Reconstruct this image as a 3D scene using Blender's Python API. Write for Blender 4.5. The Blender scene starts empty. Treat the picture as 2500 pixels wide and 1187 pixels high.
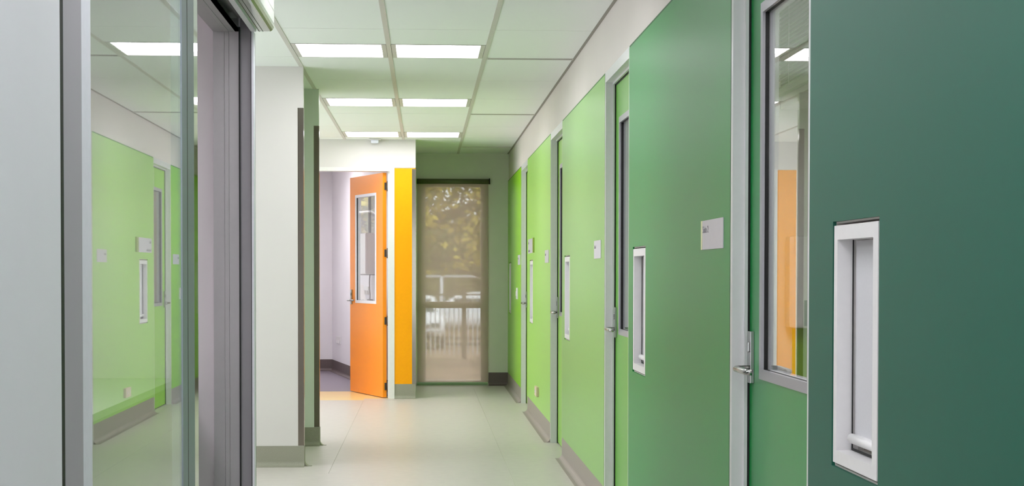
import bpy, bmesh, math, random
from mathutils import Matrix, Vector
random.seed(7)
S = bpy.context.scene
COL = S.collection

# ------------------------------------------------------------------ camera
cam = bpy.data.cameras.new('camera')
cam.sensor_width = 36.0; cam.sensor_fit = 'HORIZONTAL'
cam.lens = 3925.0/2500*36
cam.shift_y = 168.0/2500
cam.clip_start = 0.05; cam.clip_end = 500
co = bpy.data.objects.new('camera', cam); COL.objects.link(co)
co.matrix_world = (Matrix.Translation((0, 0, 1.293)) @ Matrix.Rotation(-0.0543, 4, 'Z')
                   @ Matrix.Rotation(math.pi/2-0.0239, 4, 'X') @ Matrix.Rotation(0.0013, 4, 'Z'))
S.camera = co
# ------------------------------------------------------------------ world (overcast daylight)
w = bpy.data.worlds.new('sky'); S.world = w; w.use_nodes = True
nt = w.node_tree; bg = nt.nodes['Background']
tc = nt.nodes.new('ShaderNodeTexCoord'); sp = nt.nodes.new('ShaderNodeSeparateXYZ'); cr = nt.nodes.new('ShaderNodeValToRGB')
nt.links.new(tc.outputs['Generated'], sp.inputs[0]); nt.links.new(sp.outputs['Z'], cr.inputs[0]); nt.links.new(cr.outputs[0], bg.inputs[0])
cr.color_ramp.elements[0].position = 0.0; cr.color_ramp.elements[0].color = (.86, .89, .95, 1)
cr.color_ramp.elements[1].position = .5; cr.color_ramp.elements[1].color = (.95, .97, 1.0, 1)
bg.inputs[1].default_value = 3.6
LIGHT = 7.0       # ceiling troffer diffuser
ROOM_LIGHT = 5.0
# ------------------------------------------------------------------ exposure
vs = S.view_settings
vs.view_transform = 'Standard'; vs.look = 'None'; vs.gamma = 1.0; vs.use_curve_mapping = False
vs.exposure = 0.57
S.render.film_transparent = False

# ------------------------------------------------------------------ materials
def srgb(r, g, b):
    f = lambda c: (c/255/12.92 if c/255 <= .04045 else ((c/255+.055)/1.055)**2.4)
    return (f(r), f(g), f(b), 1)
def mat(name, rgb, rough=.5, metal=0, noise=0, scale=40, spec=.5, bump=0, coat=0, aniso=None):
    m = bpy.data.materials.new(name); m.use_nodes = True
    n = m.node_tree.nodes; l = m.node_tree.links; b = n['Principled BSDF']
    c = srgb(*rgb)
    b.inputs['Base Color'].default_value = c
    b.inputs['Roughness'].default_value = rough; b.inputs['Metallic'].default_value = metal
    b.inputs['Specular IOR Level'].default_value = spec; b.inputs['Coat Weight'].default_value = coat
    t = n.new('ShaderNodeTexCoord'); x = n.new('ShaderNodeTexNoise')
    x.inputs['Scale'].default_value = scale; x.inputs['Detail'].default_value = 4
    l.new(t.outputs['Object'], x.inputs['Vector'])
    r = n.new('ShaderNodeValToRGB'); k = max(noise, .015)
    r.color_ramp.elements[0].position = .3; r.color_ramp.elements[1].position = .7
    r.color_ramp.elements[0].color = tuple(v*(1-k) for v in c[:3])+(1,)
    r.color_ramp.elements[1].color = tuple(min(1, v*(1+k)) for v in c[:3])+(1,)
    l.new(x.outputs['Fac'], r.inputs[0]); l.new(r.outputs[0], b.inputs['Base Color'])
    if aniso:
        mp = n.new('ShaderNodeMapping'); mp.inputs['Scale'].default_value = aniso
        l.new(t.outputs['Object'], mp.inputs[0]); l.new(mp.outputs[0], x.inputs['Vector'])
    if bump:
        bp = n.new('ShaderNodeBump'); bp.inputs['Strength'].default_value = bump; bp.inputs['Distance'].default_value = .002
        l.new(x.outputs['Fac'], bp.inputs['Height']); l.new(bp.outputs[0], b.inputs['Normal'])
    return m
def emis(name, rgb, strength):
    m = bpy.data.materials.new(name); m.use_nodes = True
    n = m.node_tree.nodes; l = m.node_tree.links; n.remove(n['Principled BSDF'])
    e = n.new('ShaderNodeEmission'); e.inputs[0].default_value = srgb(*rgb); e.inputs[1].default_value = strength
    l.new(e.outputs[0], n['Material Output'].inputs[0]); return m
def glass_mat(name, tint=(.95, .97, .96), boost=1.0):
    # a thin pane: sharp mirror reflection by Fresnel (both faces), rest passes straight through
    m = bpy.data.materials.new(name); m.use_nodes = True
    n = m.node_tree.nodes; l = m.node_tree.links; n.remove(n['Principled BSDF'])
    # every pane is a thin slab: one Fresnel reflection on each of its two faces
    ge = n.new('ShaderNodeNewGeometry'); mr = n.new('ShaderNodeMapRange')
    mr.inputs['To Min'].default_value = 1.52; mr.inputs['To Max'].default_value = 1/1.52
    l.new(ge.outputs['Backfacing'], mr.inputs['Value'])
    m3 = n.new('ShaderNodeFresnel'); l.new(mr.outputs[0], m3.inputs[0])
    t = n.new('ShaderNodeBsdfTransparent'); t.inputs[0].default_value = tint+(1,)
    g = n.new('ShaderNodeBsdfGlossy'); g.inputs['Roughness'].default_value = 0.0; g.inputs[0].default_value = (.97, .98, .98, 1)
    mx = n.new('ShaderNodeMixShader'); l.new(m3.outputs[0], mx.inputs[0]); l.new(t.outputs[0], mx.inputs[1]); l.new(g.outputs[0], mx.inputs[2])
    l.new(mx.outputs[0], n['Material Output'].inputs[0]); return m
def mesh_fabric(name, rgb, openness, blur):
    m = bpy.data.materials.new(name); m.use_nodes = True
    n = m.node_tree.nodes; l = m.node_tree.links; b = n['Principled BSDF']
    b.inputs['Base Color'].default_value = srgb(*rgb); b.inputs['Roughness'].default_value = .8
    rf = n.new('ShaderNodeBsdfRefraction'); rf.inputs['IOR'].default_value = 1.03; rf.inputs['Roughness'].default_value = blur
    tl = n.new('ShaderNodeBsdfTranslucent'); tl.inputs[0].default_value = srgb(*rgb)
    m0 = n.new('ShaderNodeMixShader'); m0.inputs[0].default_value = .25; l.new(b.outputs[0], m0.inputs[1]); l.new(tl.outputs[0], m0.inputs[2])
    t = n.new('ShaderNodeTexCoord'); x = n.new('ShaderNodeTexNoise'); x.inputs['Scale'].default_value = 3
    l.new(t.outputs['Object'], x.inputs['Vector'])
    r = n.new('ShaderNodeMapRange'); r.inputs['To Min'].default_value = openness-.03; r.inputs['To Max'].default_value = openness+.03
    l.new(x.outputs['Fac'], r.inputs['Value'])
    mx = n.new('ShaderNodeMixShader'); l.new(r.outputs[0], mx.inputs[0]); l.new(m0.outputs[0], mx.inputs[1]); l.new(rf.outputs[0], mx.inputs[2])
    l.new(mx.outputs[0], n['Material Output'].inputs[0]); return m

M = {}
M['wall'] = mat('painted_wall', (226, 223, 219), .45, noise=.01, scale=3)
M['column_white'] = mat('column_paint', (212, 207, 203), .45, noise=.01, scale=3)
M['soffit_wall'] = mat('soffit_paint', (214, 206, 200), .5, noise=.01, scale=3)
M['end_wall'] = mat('bounce_tinted_wall', (220, 222, 206), .5, noise=.02, scale=5)  # green bounce from the lime panels is partly mixed into this colour
M['sage'] = mat('sage_column', (216, 222, 210), .4, noise=.02, scale=4)
M['ceil'] = mat('ceiling_tile', (240, 242, 240), .85, noise=.02, scale=300, bump=.1)
M['grid'] = mat('grid_white', (206, 202, 196), .5)
M['gap'] = mat('dark_gap', (92, 92, 84), .8)
M['black'] = mat('black_rubber', (14, 13, 14), .6, noise=.3, scale=200, bump=.4)
M['floor'] = mat('floor_vinyl', (202, 194, 188), .36, noise=.035, scale=14)
M['floor_purple'] = mat('floor_vinyl_mauve', (132, 122, 134), .35, noise=.05, scale=60)
M['floor_yellow'] = mat('floor_vinyl_cream', (240, 212, 140), .3, noise=.03, scale=60)
M['skirt'] = mat('skirting_vinyl', (150, 140, 130), .45, noise=.12, scale=260)
M['skirt_left'] = mat('skirting_vinyl_olive', (146, 144, 128), .5, noise=.15, scale=260)
M['skirt_dark'] = mat('skirting_vinyl_dark', (98, 84, 84), .5, noise=.15, scale=260)
M['frame'] = mat('door_frame_enamel', (212, 212, 212), .3, noise=.01)
M['frame_orange'] = mat('door_frame_white', (224, 222, 218), .3)
M['alu'] = mat('anodised_aluminium', (164, 163, 168), .38, metal=.3, noise=.02, scale=4, aniso=(400, 400, 2))
M['alu_light'] = mat('pale_aluminium', (232, 231, 240), .6, spec=.2, noise=.02)
M['alu_dark'] = mat('dark_aluminium', (146, 142, 148), .4, metal=.15)
M['alu_blue'] = mat('blue_grey_aluminium', (152, 160, 170), .5, spec=.3)
M['mirror_edge'] = mat('polished_edge', (200, 204, 206), .03, metal=1)
M['casing'] = mat('casing_white', (205, 206, 200), .18)
M['track'] = mat('track_green_grey', (120, 134, 118), .15, metal=.6)
M['steel'] = mat('brushed_steel', (168, 168, 166), .24, metal=1, noise=.06, scale=6, aniso=(300, 300, 3))
M['guard'] = mat('stainless_guard', (130, 124, 114), .13, metal=1, noise=.02)
M['white_plastic'] = mat('white_plastic', (226, 224, 224), .35)
M['white_rod'] = mat('white_blind_rail', (232, 230, 230), .3)
M['blind_white'] = mat('white_blind_fabric', (206, 205, 208), .8, noise=.02, scale=150)
M['beige_plastic'] = mat('beige_plastic', (214, 196, 168), .4)
M['sign'] = mat('sign_face', (200, 197, 205), .35)
M['sign_edge'] = mat('sign_edge_yellow', (222, 226, 176), .3)
M['olive_edge'] = mat('sign_edge_olive', (136, 160, 40), .3)
M['ink'] = mat('sign_ink', (128, 120, 130), .6)
M['orange'] = mat('orange_laminate', (252, 150, 0), .36, noise=.01)
M['orange2'] = mat('orange_panel', (250, 164, 0), .45, noise=.01, spec=.2)
M['cass'] = mat('blind_cassette', (92, 94, 66), .5)
M['wframe'] = mat('window_frame', (246, 240, 238), .5)
M['blind'] = mesh_fabric('brown_screen_fabric', (208, 188, 176), .42, .16)
M['hinge'] = mat('dark_hinge_metal', (96, 88, 82), .35, metal=.8)
M['glass'] = glass_mat('pane_glass')
M['glass_green'] = glass_mat('sliding_glass', (.93, .97, .95))
M['diff'] = emis('troffer_diffuser', (250, 250, 255), LIGHT)
M['diff_room'] = emis('room_diffuser', (255, 250, 255), ROOM_LIGHT)
M['diff_side'] = emis('side_room_diffuser', (255, 250, 255), ROOM_LIGHT*3.3)
M['diff_orange'] = emis('surgery_diffuser', (255, 250, 255), ROOM_LIGHT*3.2)
GREENS = {
 'A': mat('teal_green_panel', (22, 92, 74), .45, noise=.01, spec=.3),
 'B': mat('emerald_green_panel', (38, 140, 66), .38, noise=.01, spec=.35),
 'C': mat('leaf_green_panel', (130, 184, 90), .36, noise=.01),
 'D': mat('bright_green_panel', (158, 210, 96), .36, noise=.01),
 'E': mat('lime_green_panel', (140, 205, 0), .33, noise=.01),
 'd1': mat('emerald_door_laminate', (26, 138, 66), .3, noise=.01, spec=.35),
 'd2': mat('leaf_door_laminate', (104, 170, 62), .38, noise=.01),
 'd3': mat('bright_door_laminate', (140, 196, 64), .38, noise=.01),
 'd4': mat('lime_door_laminate', (140, 200, 40), .38, noise=.01),
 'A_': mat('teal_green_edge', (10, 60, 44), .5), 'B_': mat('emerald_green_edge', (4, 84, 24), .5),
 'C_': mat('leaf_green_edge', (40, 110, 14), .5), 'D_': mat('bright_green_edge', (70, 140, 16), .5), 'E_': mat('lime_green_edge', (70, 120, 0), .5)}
M['splash_green'] = mat('green_splashback', (130, 176, 30), .5)
M['grey_screen'] = mat('grey_window', (110, 116, 124), .2)
M['leaf'] = mat('autumn_leaf', (176, 160, 56), .7, noise=.4, scale=2)
M['leaf2'] = mat('olive_leaf', (120, 128, 60), .7, noise=.4, scale=2)
M['conifer'] = mat('conifer_needles', (110, 136, 110), .7, noise=.3, scale=5)
M['bark'] = mat('bark', (72, 58, 48), .9, noise=.3, scale=30, bump=.5)
M['ground'] = mat('leaf_litter_ground', (126, 104, 80), .95, noise=.4, scale=2.2)
M['path'] = mat('pale_path', (170, 152, 140), .9, noise=.1, scale=3)
M['hedge'] = mat('hedge', (104, 104, 62), .9, noise=.35, scale=1.5)
M['picket'] = mat('weathered_white_picket', (214, 220, 232), .6)
M['rail'] = mat('brown_rail', (92, 82, 76), .7)
M['car'] = mat('white_car_paint', (228, 232, 240), .2, coat=.5)
M['car_glass'] = mat('car_window_glass', (50, 54, 58), .1)
M['tyre'] = mat('tyre', (24, 24, 24), .8)
M['tent'] = mat('white_canvas', (236, 240, 248), .7)
M['blue'] = mat('blue_fascia', (70, 100, 150), .6)
M['wall_room'] = mat('surgery_wall', (232, 228, 232), .5, noise=.01, scale=3)
M['pinkish'] = mat('side_room_wall', (214, 206, 212), .6, noise=.01, scale=3)
M['bench_top'] = mat('bench_laminate', (170, 168, 168), .7)
M['bench_front'] = mat('bench_front_grey', (120, 122, 118), .5)
M['upholstery'] = mat('dental_upholstery', (214, 206, 196), .4)
M['cable'] = mat('brown_cable', (110, 90, 80), .5)
M['slat'] = mat('blind_slat', (150, 160, 140), .4)

# ------------------------------------------------------------------ mesh helpers
def box(bm, x0, x1, y0, y1, z0, z1, bev=0, mx=None):
    g = bmesh.ops.create_cube(bm, size=1)
    vs_ = g['verts']
    for v in vs_:
        v.co = Vector(((x0+x1)/2+v.co.x*(x1-x0), (y0+y1)/2+v.co.y*(y1-y0), (z0+z1)/2+v.co.z*(z1-z0)))
    if bev:
        es = list({e for v in vs_ for e in v.link_edges})
        r = bmesh.ops.bevel(bm, geom=es, offset=bev, segments=2, affect='EDGES', profile=.7)
        vs_ = list({v for f in r['faces'] for v in f.verts} | {v for v in vs_ if v.is_valid})
    if mx is not None: bmesh.ops.transform(bm, matrix=mx, verts=vs_)
def tube(bm, pts, r, seg=12, r2=None, cap=True):
    pts = [Vector(p) for p in pts]; rings = []; n = len(pts)
    up = None
    for i, p in enumerate(pts):
        d = (pts[min(i+1, n-1)]-pts[max(i-1, 0)]).normalized()
        if up is None:
            up = Vector((0, 0, 1)) if abs(d.z) < .9 else Vector((1, 0, 0))
        a = d.cross(up).normalized(); b = a.cross(d).normalized(); up = b
        rr = r if r2 is None else r+(r2-r)*i/(n-1)
        rings.append([bm.verts.new(p+(a*math.cos(t)+b*math.sin(t))*rr) for t in [2*math.pi*k/seg for k in range(seg)]])
    for i in range(n-1):
        for k in range(seg):
            f = bm.faces.new((rings[i][k], rings[i][(k+1) % seg], rings[i+1][(k+1) % seg], rings[i+1][k])); f.smooth = True
    if cap:
        bm.faces.new(rings[0][::-1]); bm.faces.new(rings[-1])
def lathe(bm, prof, c=(0, 0, 0), seg=24):
    rings = []
    for r, z in prof:
        rings.append([bm.verts.new((c[0]+r*math.cos(2*math.pi*k/seg), c[1]+r*math.sin(2*math.pi*k/seg), c[2]+z)) for k in range(seg)])
    for i in range(len(prof)-1):
        for k in range(seg):
            f = bm.faces.new((rings[i][k], rings[i][(k+1) % seg], rings[i+1][(k+1) % seg], rings[i+1][k])); f.smooth = True
    bm.faces.new(rings[0][::-1]); bm.faces.new(rings[-1])
def prism(bm, pts, y0, y1, axis='Y', smooth=False):
    # closed 2D outline extruded along an axis. axis Y: pts are (x,z); axis X: pts are (y,z)
    def mk(p, t): return bm.verts.new((p[0], t, p[1]) if axis == 'Y' else (t, p[0], p[1]))
    a = [mk(p, y0) for p in pts]; b = [mk(p, y1) for p in pts]; n = len(pts)
    for k in range(n):
        f = bm.faces.new((a[k], a[(k+1) % n], b[(k+1) % n], b[k])); f.smooth = smooth
    bm.faces.new(a[::-1]); bm.faces.new(b)
def obj(name, bm, m, parent=None, mx=None):
    bmesh.ops.recalc_face_normals(bm, faces=bm.faces)
    me = bpy.data.meshes.new(name); bm.to_mesh(me); bm.free()
    me.materials.append(m)
    o = bpy.data.objects.new(name, me); COL.objects.link(o)
    if parent is not None: o.parent = parent
    if mx is not None: o.matrix_local = mx
    return o
def bx(name, m, x0, x1, y0, y1, z0, z1, parent=None, bev=0):
    bm = bmesh.new(); box(bm, x0, x1, y0, y1, z0, z1, bev); return obj(name, bm, m, parent)
def tag(o, label, cat=None, group=None, kind=None):
    o['label'] = label
    if cat: o['category'] = cat
    if group: o['group'] = group
    if kind: o['kind'] = kind
    return o
def thing(name, label, cat, loc=(0, 0, 0), rz=0, group=None, kind=None):
    o = bpy.data.objects.new(name, None); COL.objects.link(o); o.location = loc; o.rotation_euler = (0, 0, rz)
    o.empty_display_size = .1
    return tag(o, label, cat, group, kind)
def struct(o, label, cat='wall'): return tag(o, label, cat, kind='structure')
def holed(bm, a0, a1, b0, b1, holes, t0, t1, axis='X'):
    # slab with rectangular holes; a = along wall, b = height; t = thickness range; axis = normal of the wall
    A = sorted({a0, a1} | {h[0] for h in holes} | {h[1] for h in holes}); B = sorted({b0, b1} | {h[2] for h in holes} | {h[3] for h in holes})
    A = [a for a in A if a0 <= a <= a1]; B = [b for b in B if b0 <= b <= b1]
    for i in range(len(A)-1):
        for j in range(len(B)-1):
            ca, cb = (A[i]+A[i+1])/2, (B[j]+B[j+1])/2
            if any(h[0] < ca < h[1] and h[2] < cb < h[3] for h in holes): continue
            if axis == 'X': box(bm, t0, t1, A[i], A[i+1], B[j], B[j+1])
            else: box(bm, A[i], A[i+1], t0, t1, B[j], B[j+1])
def cove(t=.004, h=.15, r=.035, out=.012):
    # skirting profile: (distance out of the wall, height); flows into the floor
    p = [(0, h), (t, h), (t, r)]
    for k in range(1, 7):
        a = k/6*math.pi/2
        p.append((t+r*(1-math.cos(a)), r*(1-math.sin(a))+.001))
    p += [(t+r+out, .001), (t+r+out, 0), (0, 0)]
    return p
def skirting(name, m, axis, wall, s, a0, a1, label, h=.15):
    bm = bmesh.new()
    prism(bm, [(wall+s*d, z) for d, z in cove(h=h)], a0, a1, 'Y' if axis == 'Y' else 'X')
    return struct(obj(name, bm, m), label, 'skirting')

XP, XW, CZ = .9576, .9656, 2.667
# ================================================================== FLOOR / CEILING
bm = bmesh.new(); box(bm, -3.2, 2.5, -3.5, 16.40, -.1, 0); box(bm, -.62, 2.5, 16.40, 16.60, -.1, 0); box(bm, -.30, 2.5, 16.60, 18.62, -.1, 0)
struct(obj('floor', bm, M['floor']), 'pale grey-green sheet vinyl floor of the corridor', 'floor')
struct(bx('floor', M['floor_yellow'], -3.2, -.30, 16.6, 17.62, -.1, .0), 'cream yellow vinyl strip inside the orange doorway', 'floor')
struct(bx('floor', M['floor_yellow'], -3.2, -.62, 16.40, 16.60, -.1, .0), 'cream yellow vinyl strip on the threshold under the door head', 'floor')
struct(bx('floor', M['floor_purple'], -3.6, -.3, 17.62, 21.6, -.1, .0), 'mauve grey vinyl floor of the room behind the orange door', 'floor')
# weld seams in the corridor vinyl
bm = bmesh.new()
for (a, b) in [((-.62, 10.4), (-.62, 16.3)), ((-.62, 16.3), (-.2, 16.38)), ((.55, 3), (.55, 18.0))]:
    tube(bm, [(a[0], a[1], -.0012), (b[0], b[1], -.0012)], .0022, 6)
struct(obj('trim_1', bm, mat('seam_vinyl', (182, 176, 166), .5)), 'fine welded seams in the corridor vinyl', 'floor seam')

BARS = [-2.6177, -2.0177, -1.4177, -.8177, -.2177, .3823]
YB = 9.1054
lights_k = [.5, 3.0, 5.5]        # troffers start here (k in 1.2 m modules)
ks_pattern = []
for base in [-9.0, -6.0, -3.0, 0.0, 3.0, 6.0]:
    ks_pattern += [base, base+1, base+2]
def cells(i):
    """list of (y0,y1,type) along one strip between bar i and i+1"""
    ys = sorted(set([-9, -8, -7, -6, -5, -4, -3, -2, -1, 0, 1, 2, 3, 4, 5, 6, 7, 8]))
    out = [];
    lit = i in (3, 4)
    Ls = [-9.5, -7.0, -6.0, -4.5, -2.0, .5, 3.0, 5.5] if lit else []  # the pair off the regular spacing is added, unseen, to brighten the near wall
    cuts = sorted(set(ys) | set(Ls) | {l+.5 for l in Ls})
    for a, b in zip(cuts, cuts[1:]):
        out.append((YB+1.2*a, YB+1.2*b, any(abs(a-l) < .01 for l in Ls)))
    return out
XR = XW
bmc = bmesh.new(); bmg = bmesh.new(); lights = []
edges = BARS+[XR]
YEND = 18.6
slots = [(YB+1.2*k) for k in (-5, -2, 1, 4, 7)]
for i in range(len(edges)-1):
    a, b = edges[i], edges[i+1]
    for (y0, y1, L) in cells(i):
        y1 = min(y1, YEND)
        if y1 <= y0 or y0 < -3.6: continue
        if L:
            lights.append((a, b, y0, y1)); continue
        g = .003
        box(bmc, a, b-(0 if i < 5 else .0), y0+g, y1-g, CZ, CZ+.018)
        # thin cross tee seen only as a fine line
        box(bmg, a, b, y1-.003, y1+.003, CZ+.002, CZ+.012)
box(bmc, -3.3, 2.6, -3.6, 18.7, CZ+.10, CZ+.14)   # slab closing the ceiling void
ceil = struct(obj('ceiling', bmc, M['ceil']), 'white ceiling of rectangular mineral tiles', 'ceiling')
obj('cross_tee', bmg, M['gap'], ceil)
bm = bmesh.new()
for x in BARS: box(bm, x-.014, x+.014, -3.6, YEND, CZ-.003, CZ+.02)
obj('grid_bar', bm, M['grid'], ceil)
bm = bmesh.new(); box(bm, XR-.018, XR, -3.6, YEND, CZ-.001, CZ+.004)
obj('edge_trim', bm, mat('shadow_trim', (150, 146, 138), .7), ceil)
# other ceilings (side room, suite, surgery)
struct(bx('ceiling', M['ceil'], .97, 2.5, -3.5, 18.6, 2.70, 2.78), 'white ceiling of the treatment suites', 'ceiling')
struct(bx('ceiling', M['ceil'], -3.6, -.25, 16.75, 21.8, 2.70, 2.78), 'white ceiling of the room behind the orange door', 'ceiling')

# troffers
pos_words = {}
def troffer(a, b, y0, y1, label, group):
    t = thing('ceiling_light', label, 'ceiling light', ((a+b)/2, (y0+y1)/2, CZ), 0, group)
    hx = (b-a)/2-.016; hy = (y1-y0)/2-.004
    bm = bmesh.new()
    for (x0, x1, u0, u1) in [(-hx, -hx+.028, -hy, hy), (hx-.028, hx, -hy, hy), (-hx+.028, hx-.028, -hy, -hy+.014), (-hx+.028, hx-.028, hy-.014, hy)]:
        box(bm, x0, x1, u0, u1, -.002, .055)
    obj('frame', bm, M['grid'], t)
    bm = bmesh.new(); box(bm, -hx+.028, hx-.028, -hy+.014, hy-.014, .026, .034); obj('diffuser', bm, M['diff'], t)
    bm = bmesh.new(); box(bm, -hx, hx, -hy, hy, .055, .09); obj('housing', bm, M['grid'], t)
for (a, b, y0, y1) in lights:
    side = 'left' if a < -.5 else 'right'
    if y0 > 15: which = 'farthest pair, by the orange doorway'
    elif y0 > 12: which = 'middle pair of the corridor'
    elif y0 > 9: which = 'nearest pair of the corridor in view'
    elif y0 > 5: which = 'pair just overhead out of view'
    else: which = 'unseen pair near or behind the viewpoint'
    troffer(a, b, y0, y1, 'bright square troffer light, %s one of the %s' % (side, which), 'ceiling lights in pairs along the corridor')
for ysl, wd in [(s, w) for s, w in zip(slots, ('', '', 'nearest', 'middle', 'farthest')) if w]:
    t = thing('slot_diffuser', 'dark narrow air slot in the ceiling beside the green wall, %s of three' % wd, 'air vent', ((.3823+XR)/2, ysl, CZ), 0, 'linear air slots beside the right wall')
    hx = .276
    bm = bmesh.new(); box(bm, -hx, hx, -.03, -.022, -.004, .001); box(bm, -hx, hx, .012, .03, -.004, .001); box(bm, -hx, -hx+.006, -.022, .012, -.004, .001); box(bm, hx-.006, hx, -.022, .012, -.004, .001)
    obj('frame', bm, M['grid'], t)
    bm = bmesh.new(); box(bm, -hx+.006, hx-.006, -.022, .012, -.001, .0005); obj('slot', bm, M['black'], t)

# ================================================================== RIGHT WALL
OPEN = [('d1', 3.965, 5.01), ('d2', 7.52, 8.545), ('d3', 11.18, 12.235), ('d4', 14.965, 15.975)]   # door openings (near, far) between panels
SLOT = {'A': (3.357, 3.722), 'B': (6.95, 7.36), 'C': (10.60, 10.985), 'D': (14.22, 14.62), 'E': (17.83, 18.22)}
SZ0, SZ1 = .852, 1.405
PAN = {'A': (-1.0, 3.965), 'B': (5.01, 7.52), 'C': (8.545, 11.18), 'D': (12.235, 14.965), 'E': (15.975, 18.5)}
SG = .010
bm = bmesh.new()
holes = [(y0, y1, -1, 2.3586) for _, y0, y1 in OPEN]+[(SLOT[k][0]-.006, SLOT[k][1]+.006, SZ0-.006, SZ1+.006) for k in SLOT]
holed(bm, -3.5, 18.62, 0, CZ+.02, holes, XW, XW+.115, 'X')
struct(obj('wall_right', bm, M['soffit_wall']), 'right corridor wall, off-white above the green panels')
desc = {'A': 'dark teal green wall panel, nearest on the right', 'B': 'emerald green wall panel carrying the Suite 2 sign',
        'C': 'leaf green wall panel between the second and third doors', 'D': 'bright yellow-green wall panel with two signs and a low socket',
        'E': 'lime green wall panel at the far end by the blind'}
for k, (y0, y1) in PAN.items():
    s0, s1 = SLOT[k]
    t = thing('wall_panel', desc[k], 'wall panel', (XW, (y0+y1)/2, 0), 0, 'green panels along the right wall')
    bm = bmesh.new(); holed(bm, y0, y1, .150, 2.349, [(s0-SG, s1+SG, SZ0-SG, SZ1+SG)], XP, XW, 'X')
    o = obj('panel_face', bm, GREENS[k], t); o.matrix_parent_inverse = Matrix.Translation((-XW, -(y0+y1)/2, 0))
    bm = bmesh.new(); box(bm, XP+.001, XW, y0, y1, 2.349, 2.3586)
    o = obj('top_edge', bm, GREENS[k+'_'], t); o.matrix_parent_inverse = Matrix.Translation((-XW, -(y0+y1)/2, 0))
    bm = bmesh.new(); box(bm, XP, XW-.0005, y0-.0035, y0, .150, 2.3586)
    o = obj('side_edge', bm, GREENS[k+'_'], t); o.matrix_parent_inverse = Matrix.Translation((-XW, -(y0+y1)/2, 0))
    # coved skirting in front of the wall under the panel
    bm = bmesh.new(); prism(bm, [(XW-d, z) for d, z in cove(t=.0076)], y0, y1, 'Y')
    struct(obj('baseboard_right', bm, M['skirt']), 'grey-brown coved vinyl skirting under the %s' % desc[k].split(' panel')[0].replace('wall', 'panel'), 'skirting')
# slot windows with little roller blinds
nwin = 2
wdesc = {'A': 'dark teal', 'B': 'emerald green', 'C': 'leaf green', 'D': 'bright yellow-green', 'E': 'lime green'}
for k, (s0, s1) in SLOT.items():
    cy = (s0+s1)/2
    t = thing('window_%d' % nwin, 'narrow white-framed slot window in the %s panel' % wdesc[k], 'window', (XP, cy, SZ0), 0, None, 'structure'); nwin += 1
    hw = (s1-s0)/2; H = SZ1-SZ0; rail = .030
    bm = bmesh.new()
    F0, F1 = .0005, .060
    box(bm, F0, F1, hw-rail, hw, 0, H); box(bm, F0, F1, -hw, -hw+rail+.008, 0, H)
    box(bm, F0, F1, -hw+rail+.008, hw-rail, H-.033, H); box(bm, F0, F1, -hw+rail+.008, hw-rail, 0, .030)
    obj('frame', bm, M['white_plastic'], t)
    bm = bmesh.new(); box(bm, .036, .038, hw-rail-.006, hw-rail, .030, H-.033); box(bm, .036, .0372, -hw+rail+.008, hw-rail, .030, .036)
    obj('gasket', bm, M['black'], t)
    bm = bmesh.new(); box(bm, .052, .056, -hw+rail+.008, hw-rail, .030, H-.033); obj('pane', bm, M['glass'], t)
    b = thing('roller_blind', 'small white roller blind drawn down inside the %s panel slot' % wdesc[k], 'blind', (XP+.042, cy, SZ0+.035), 0, 'small blinds in the slot windows')
    bm = bmesh.new(); box(bm, 0, .0012, -hw+rail+.010, hw-rail-.008, .012, H-.070); obj('fabric', bm, M['blind_white'], b)
    bm = bmesh.new(); tube(bm, [(-.014, -hw+rail+.010, .026), (-.014, hw-rail-.035, .026)], .0115, 16)
    for sg, yy in ((-1, -hw+rail+.010), (1, hw-rail-.035)): pass
    lob = bmesh.ops.create_uvsphere(bm, u_segments=16, v_segments=8, radius=.0115)
    for v in lob['verts']: v.co += Vector((-.014, hw-rail-.035, .026))
    for f in bm.faces: f.smooth = True
    box(bm, -.010, 0, -hw+rail+.012, hw-rail-.036, .018, .034)
    obj('bottom_rail', bm, M['white_rod'], b)

def place(o, parent_loc): o.matrix_parent_inverse = Matrix.Translation([-c for c in parent_loc])

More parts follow.
